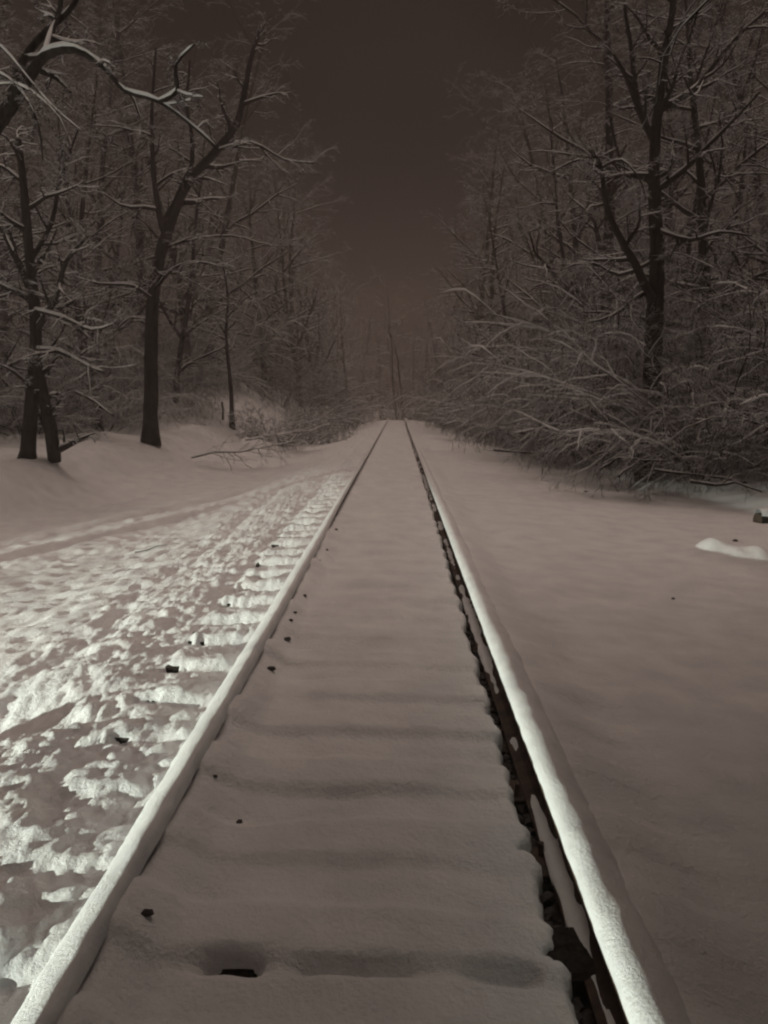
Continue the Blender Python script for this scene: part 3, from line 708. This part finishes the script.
# far wood that closes the view
R = random.Random(77)
Vs, Qs, off = [], [], 0
for i in range(70):
    small = i >= 40
    if i < 14: x, y = -3.6 - R.uniform(0, 5), R.uniform(60, 84)
    elif i < 28: x, y = 4.0 + R.uniform(0, 5), R.uniform(60, 84)
    elif i < 40: x, y = -6.0 + (i - 28) * 1.15 + R.uniform(-.5, .5), R.uniform(86, 100)
    elif i < 49: x, y = -3.2 - R.uniform(0, 1.2), R.uniform(52, 84)
    elif i < 58: x, y = 3.4 + R.uniform(0, 1.4), R.uniform(52, 84)
    else: x, y = R.uniform(-2.5, 7), R.uniform(85, 95)
    if abs(x - float(bend(np.array(y)))) < 2.7: x += 5.4
    ch = []; H = R.uniform(2, 4) if small else R.uniform(13, 18) if i >= 28 else R.uniform(8, 14)
    P = [dict(seg=7, wob=.07, trop=.03, kids=12, first=.05, ang=(40, 80), ratio=(.26, .45), taper=.85),
         dict(seg=5, wob=.15, trop=.01, kids=7, first=.1, ang=(30, 70), ratio=(.35, .6), rmin=.025),
         dict(seg=3, wob=.2, trop=-.03, kids=5, first=.1, ang=(30, 70), ratio=(.4, .7), rmin=.018),
         dict(seg=2, wob=.2, trop=-.03, kids=0, rmin=.014, taper=.5)]
    if small:
        for k in range(6):
            a = k * 1.05; grow_from(R, ch, Vector((x, y, gz(x, y) - .1)), Vector((.7 * math.cos(a), .7 * math.sin(a), 1)).normalized(), .04, H, 1, P)
    else: grow_from(R, ch, Vector((x, y, gz(x, y) - .1)), Vector((R.uniform(-.1, .1), 0, 1)).normalized(), R.uniform(.1, .2), H, 0, P)
    V, Q = tubes(ch, 3); Vs.append(V); Qs.append(Q + off); off += len(V)
tag(link('far_wood', mesh_np('far_wood', np.concatenate(Vs), np.concatenate(Qs), M_TWIG)), 'misty snow dusted wood closing the view at the end of the track', 'wood', kind='stuff')
print('far wood verts', off)

# ------------------------------------------------------------------ small things
def loose_branch(name, label, pix, depths, r0, r1, seed, twigs=4, cat='branch', group=None, lift=.02, thick=1.0):
    r = random.Random(seed); pts = []
    for (px, py), d in zip(pix, depths):
        pts.append(at(px, py, d))
    base = pts[0].copy(); base.z = gz(base.x, base.y)
    fine = []
    for i in range(len(pts) - 1):
        for t in (0, .5): fine.append(pts[i].lerp(pts[i + 1], t) + Vector((r.uniform(-.02, .02), r.uniform(-.02, .02), r.uniform(-.012, .012))))
    fine.append(pts[-1]); n = len(fine)
    for p in fine: p.z = max(p.z, gz(p.x, p.y) + lift)
    loc = [p - base for p in fine]; rr = [r0 + (r1 - r0) * i / (n - 1) for i in range(n)]
    main = [(0, loc, rr)]; rest = []
    P = [dict(seg=5, wob=.15, trop=-.02, kids=twigs, first=.15, ang=(25, 60), ratio=(.25, .45)), dict(seg=4, wob=.2, trop=-.03, kids=3, first=.2, ang=(25, 55), ratio=(.4, .6), rmin=.008), dict(seg=2, wob=.2, trop=-.02, kids=0, rmin=.006)]
    dirs = [(loc[min(j + 1, n - 1)] - loc[max(j - 1, 0)]).normalized() for j in range(n)]
    L = sum((loc[j + 1] - loc[j]).length for j in range(n - 1))
    if twigs: spawn(r, rest, loc, rr, dirs, L, 0, P)
    root = link(name, None, None, base); tag(root, label, cat, group)
    V, Q = tubes(main, 7, .1); limb = link('limb', mesh_np('limb', V, Q, M_BARK), root)
    if rest:
        V, Q = tubes(rest, 4); link('twigs', mesh_np('twigs', V, Q, M_TWIG), root)['kind'] = 'stuff'
    V, Q = tubes(snow_chains(main + rest, r, thick, .007), 4); link('snow', mesh_np('snow', V, Q, M_SNOW), limb)
    return root

loose_branch('fallen_branch', 'crooked forked fallen branch on the snow at the foot of the right brush', [(600, 470), (612, 462), (618, 458), (640, 460), (672, 461)], [15.2, 15.2, 15.1, 15.0, 14.9], .03, .012, 1, 5, thick=1.0)
loose_branch('fallen_branch', 'short fallen branch leaning down onto the snow beside the forked one', [(618, 476), (630, 468), (640, 460), (650, 456)], [14.4, 14.6, 15.0, 15.2], .024, .012, 2, 2, thick=1.0)
loose_branch('fallen_branch', 'long thin fallen branch stretching right along the brush foot', [(655, 470), (690, 474), (722, 478), (742, 482)], [14.6, 14.4, 14.2, 14.0], .026, .012, 3, 4, thick=.9)
loose_branch('fallen_branch', 'thin stick lying at the snow edge, farthest of the right fallen branches', [(494, 450), (530, 453), (572, 452)], [24, 23.4, 23.0], .03, .015, 4, 3, thick=1.5)
loose_branch('fallen_branch', 'dark broken branch half buried below the right edge brush', [(690, 482), (716, 486), (735, 482), (762, 492)], [13.6, 13.4, 13.3, 13.0], .03, .012, 5, 3, thick=.7)
loose_branch('fallen_branch', 'small bent twig lying on the lamp lit snow left of the track', [(134, 552), (148, 551), (168, 553)], [9.75, 9.8, 9.75], .010, .006, 6, 0, lift=.03, thick=.8)
loose_branch('fallen_branch', 'snow covered brushwood heap, nearest of the brush on the left bank', [(192, 458), (215, 452), (240, 452), (268, 447), (300, 440)], [21.5, 21.5, 22, 23, 24.5], .02, .010, 7, 24, thick=1.8)
loose_branch('fallen_branch', 'second brushwood heap below the sapling, nearer the round bush', [(246, 440), (270, 436), (292, 432), (318, 430)], [25, 26, 27.5, 29], .022, .010, 8, 24, thick=1.8)
loose_branch('fallen_branch', 'leaning dead stick beside the tall dark tree on the left', [(76, 392), (95, 402), (114, 416)], [22, 21.6, 21.0], .04, .02, 9, 2, thick=1.5)
loose_branch('stake', 'thin short stake standing beside the slender sapling', [(223, 420), (223, 410), (222, 402)], [31.5, 31.5, 31.5], .05, .045, 10, 0, cat='stake')

# two old posts beside the lane at left, outside the picture: their shadows cross the lit snow
for az, dist, wd in ((30.1, 6.5, .085), (26.3, 7.5, .075)):
    x = LAMP.x + dist * math.sin(math.radians(az)); y = LAMP.y + dist * math.cos(math.radians(az))
    po = link('wooden_post', box_mesh('wooden_post', wd * 2, wd * 2, 1.7, M_BARK, .012, int(az), .008), None, (x, y, gz(x, y) + .7))
    tag(po, 'weathered square wooden post beside the lane left of the picture', 'post', 'wooden posts beside the lane')
    cap_ = box_mesh('snow', wd * 1.9, wd * 1.9, .07, M_SNOW, .03); link('snow', cap_, po, (0, 0, .88))

# log at the right edge, and stones
def log_thing():
    root = link('log', None, None, at(768, 512, 11.6)); root.location.z = gz(root.location.x, root.location.y) - .05
    tag(root, 'snow topped cut log lying at the right edge of the picture', 'log')
    r = random.Random(2); n = 7
    pts = [Vector((-.15 + i * .22, .05 * i, .09 + r.uniform(-.01, .01))) for i in range(n)]; rr = [.115 * r.uniform(.93, 1.07) for _ in range(n)]
    V, Q = tubes([(0, pts, rr)], 10, .08); trunk = link('trunk', mesh_np('trunk', V, Q, M_BARK), root)
    m, nn, b = new_mat('cut_wood'); b.inputs['Base Color'].default_value = (.16, .11, .075, 1); b.inputs['Roughness'].default_value = .9
    a = nnoise(nn, 30, 4); rp = nramp(nn, a.outputs[0], [(.3, (.04, .03, .022)), (.7, (.09, .065, .048))]); nn.links.new(rp.outputs[0], b.inputs['Base Color'])
    bm = bmesh.new(); c = bm.verts.new(pts[0] + Vector((-.012, 0, 0))); ring = [bm.verts.new(V[i]) for i in range(10)]
    for i in range(10): bm.faces.new((c, ring[i], ring[(i + 1) % 10]))
    me = bpy.data.meshes.new('cut_end'); bm.to_mesh(me); bm.free(); me.materials.append(m); link('cut_end', me, root)
    s = [(0, [p + Vector((0, 0, .085)) for p in pts], [.05 + .03 * math.sin(i * 1.3 + .5) ** 2 + .03 for i in range(n)])]
    V, Q = tubes(s, 8); link('snow', mesh_np('snow', V, Q, M_SNOW), root)
log_thing()

big_rocks = [rock_mesh(40 + i, 0.05, M_STONE) for i in range(4)]
def stone_at(px, py, zguess, size, label, group=None, idx=0, sink=.25):
    v = ray(px, py); z = zguess
    for _ in range(4):
        p = CAM + v * ((z - CAM.z) / v.z); z = gz(p.x, p.y)
    o = link('stone', big_rocks[idx % 4], None, (p.x, p.y, gz(p.x, p.y) + size * (.35 - sink))); s = size / .05; o.scale = (s, s * .8, s * .8); o.rotation_euler = (0, 0, idx * 1.3)
    return tag(o, label, 'stone', group)
gs = 'dark stones poking out along the inside of the left rail'; ls = 'small dark stone poking out of the snow inside the left rail'
stone_at(147, 914, .1, .024, 'dark stone in the snow inside the left rail, nearest the camera', gs, 0)
stone_at(239, 822, .1, .018, 'small round stone inside the left rail, second nearest the camera', gs, 1)
stone_at(215, 770, .15, .014, 'tiny dark stone close against the left rail, third nearest the camera', gs, 2)
for i, (px, py, s) in enumerate([(271, 670, .034), (287, 640, .034), (291, 621, .022), (295, 613, .022), (305, 596, .024), (319, 561, .024), (327, 549, .024), (336, 530, .03)]):
    stone_at(px, py, .12, s, ls, gs, i)
stone_at(673, 599, 0, .022, 'lone dark stone out on the smooth snow right of the track', None, 1)
stone_at(586, 492, 0, .05, 'dark stone near the fallen branches right of the track', None, 2)
stone_at(735, 540, .1, .05, 'dark stone topping the lit snow hump at right', None, 3)
for i, (px, py, s) in enumerate([(712, 491, .07), (664, 480, .06), (746, 470, .07)]):
    stone_at(px, py, .1, s, ('dark clod lying beside the broken branch at right', 'dark clod below the long thin fallen branch', 'dark clod against the right edge brush')[i], None, i)

# ------------------------------------------------------------------ mist
hm = bpy.data.materials.new('mist'); hm.use_nodes = True; n = hm.node_tree; n.nodes.clear()
pv = n.nodes.new('ShaderNodeVolumePrincipled'); pv.inputs['Density'].default_value = 0.0056
pv.inputs['Color'].default_value = (0.52, 0.46, 0.43, 1); pv.inputs['Anisotropy'].default_value = 0.2
out = n.nodes.new('ShaderNodeOutputMaterial'); n.links.new(pv.outputs[0], out.inputs['Volume'])
try: hm.cycles.homogeneous_volume = True
except Exception: pass
hz = link('haze', box_mesh('haze', 360, 270, 31, hm, 0)); hz.location = (0, 60, 10.5)
tag(hz, 'thin night mist hanging over the track and woods', 'mist', kind='stuff')

print('triangles', sum(len(m.polygons) * 2 for m in bpy.data.meshes))
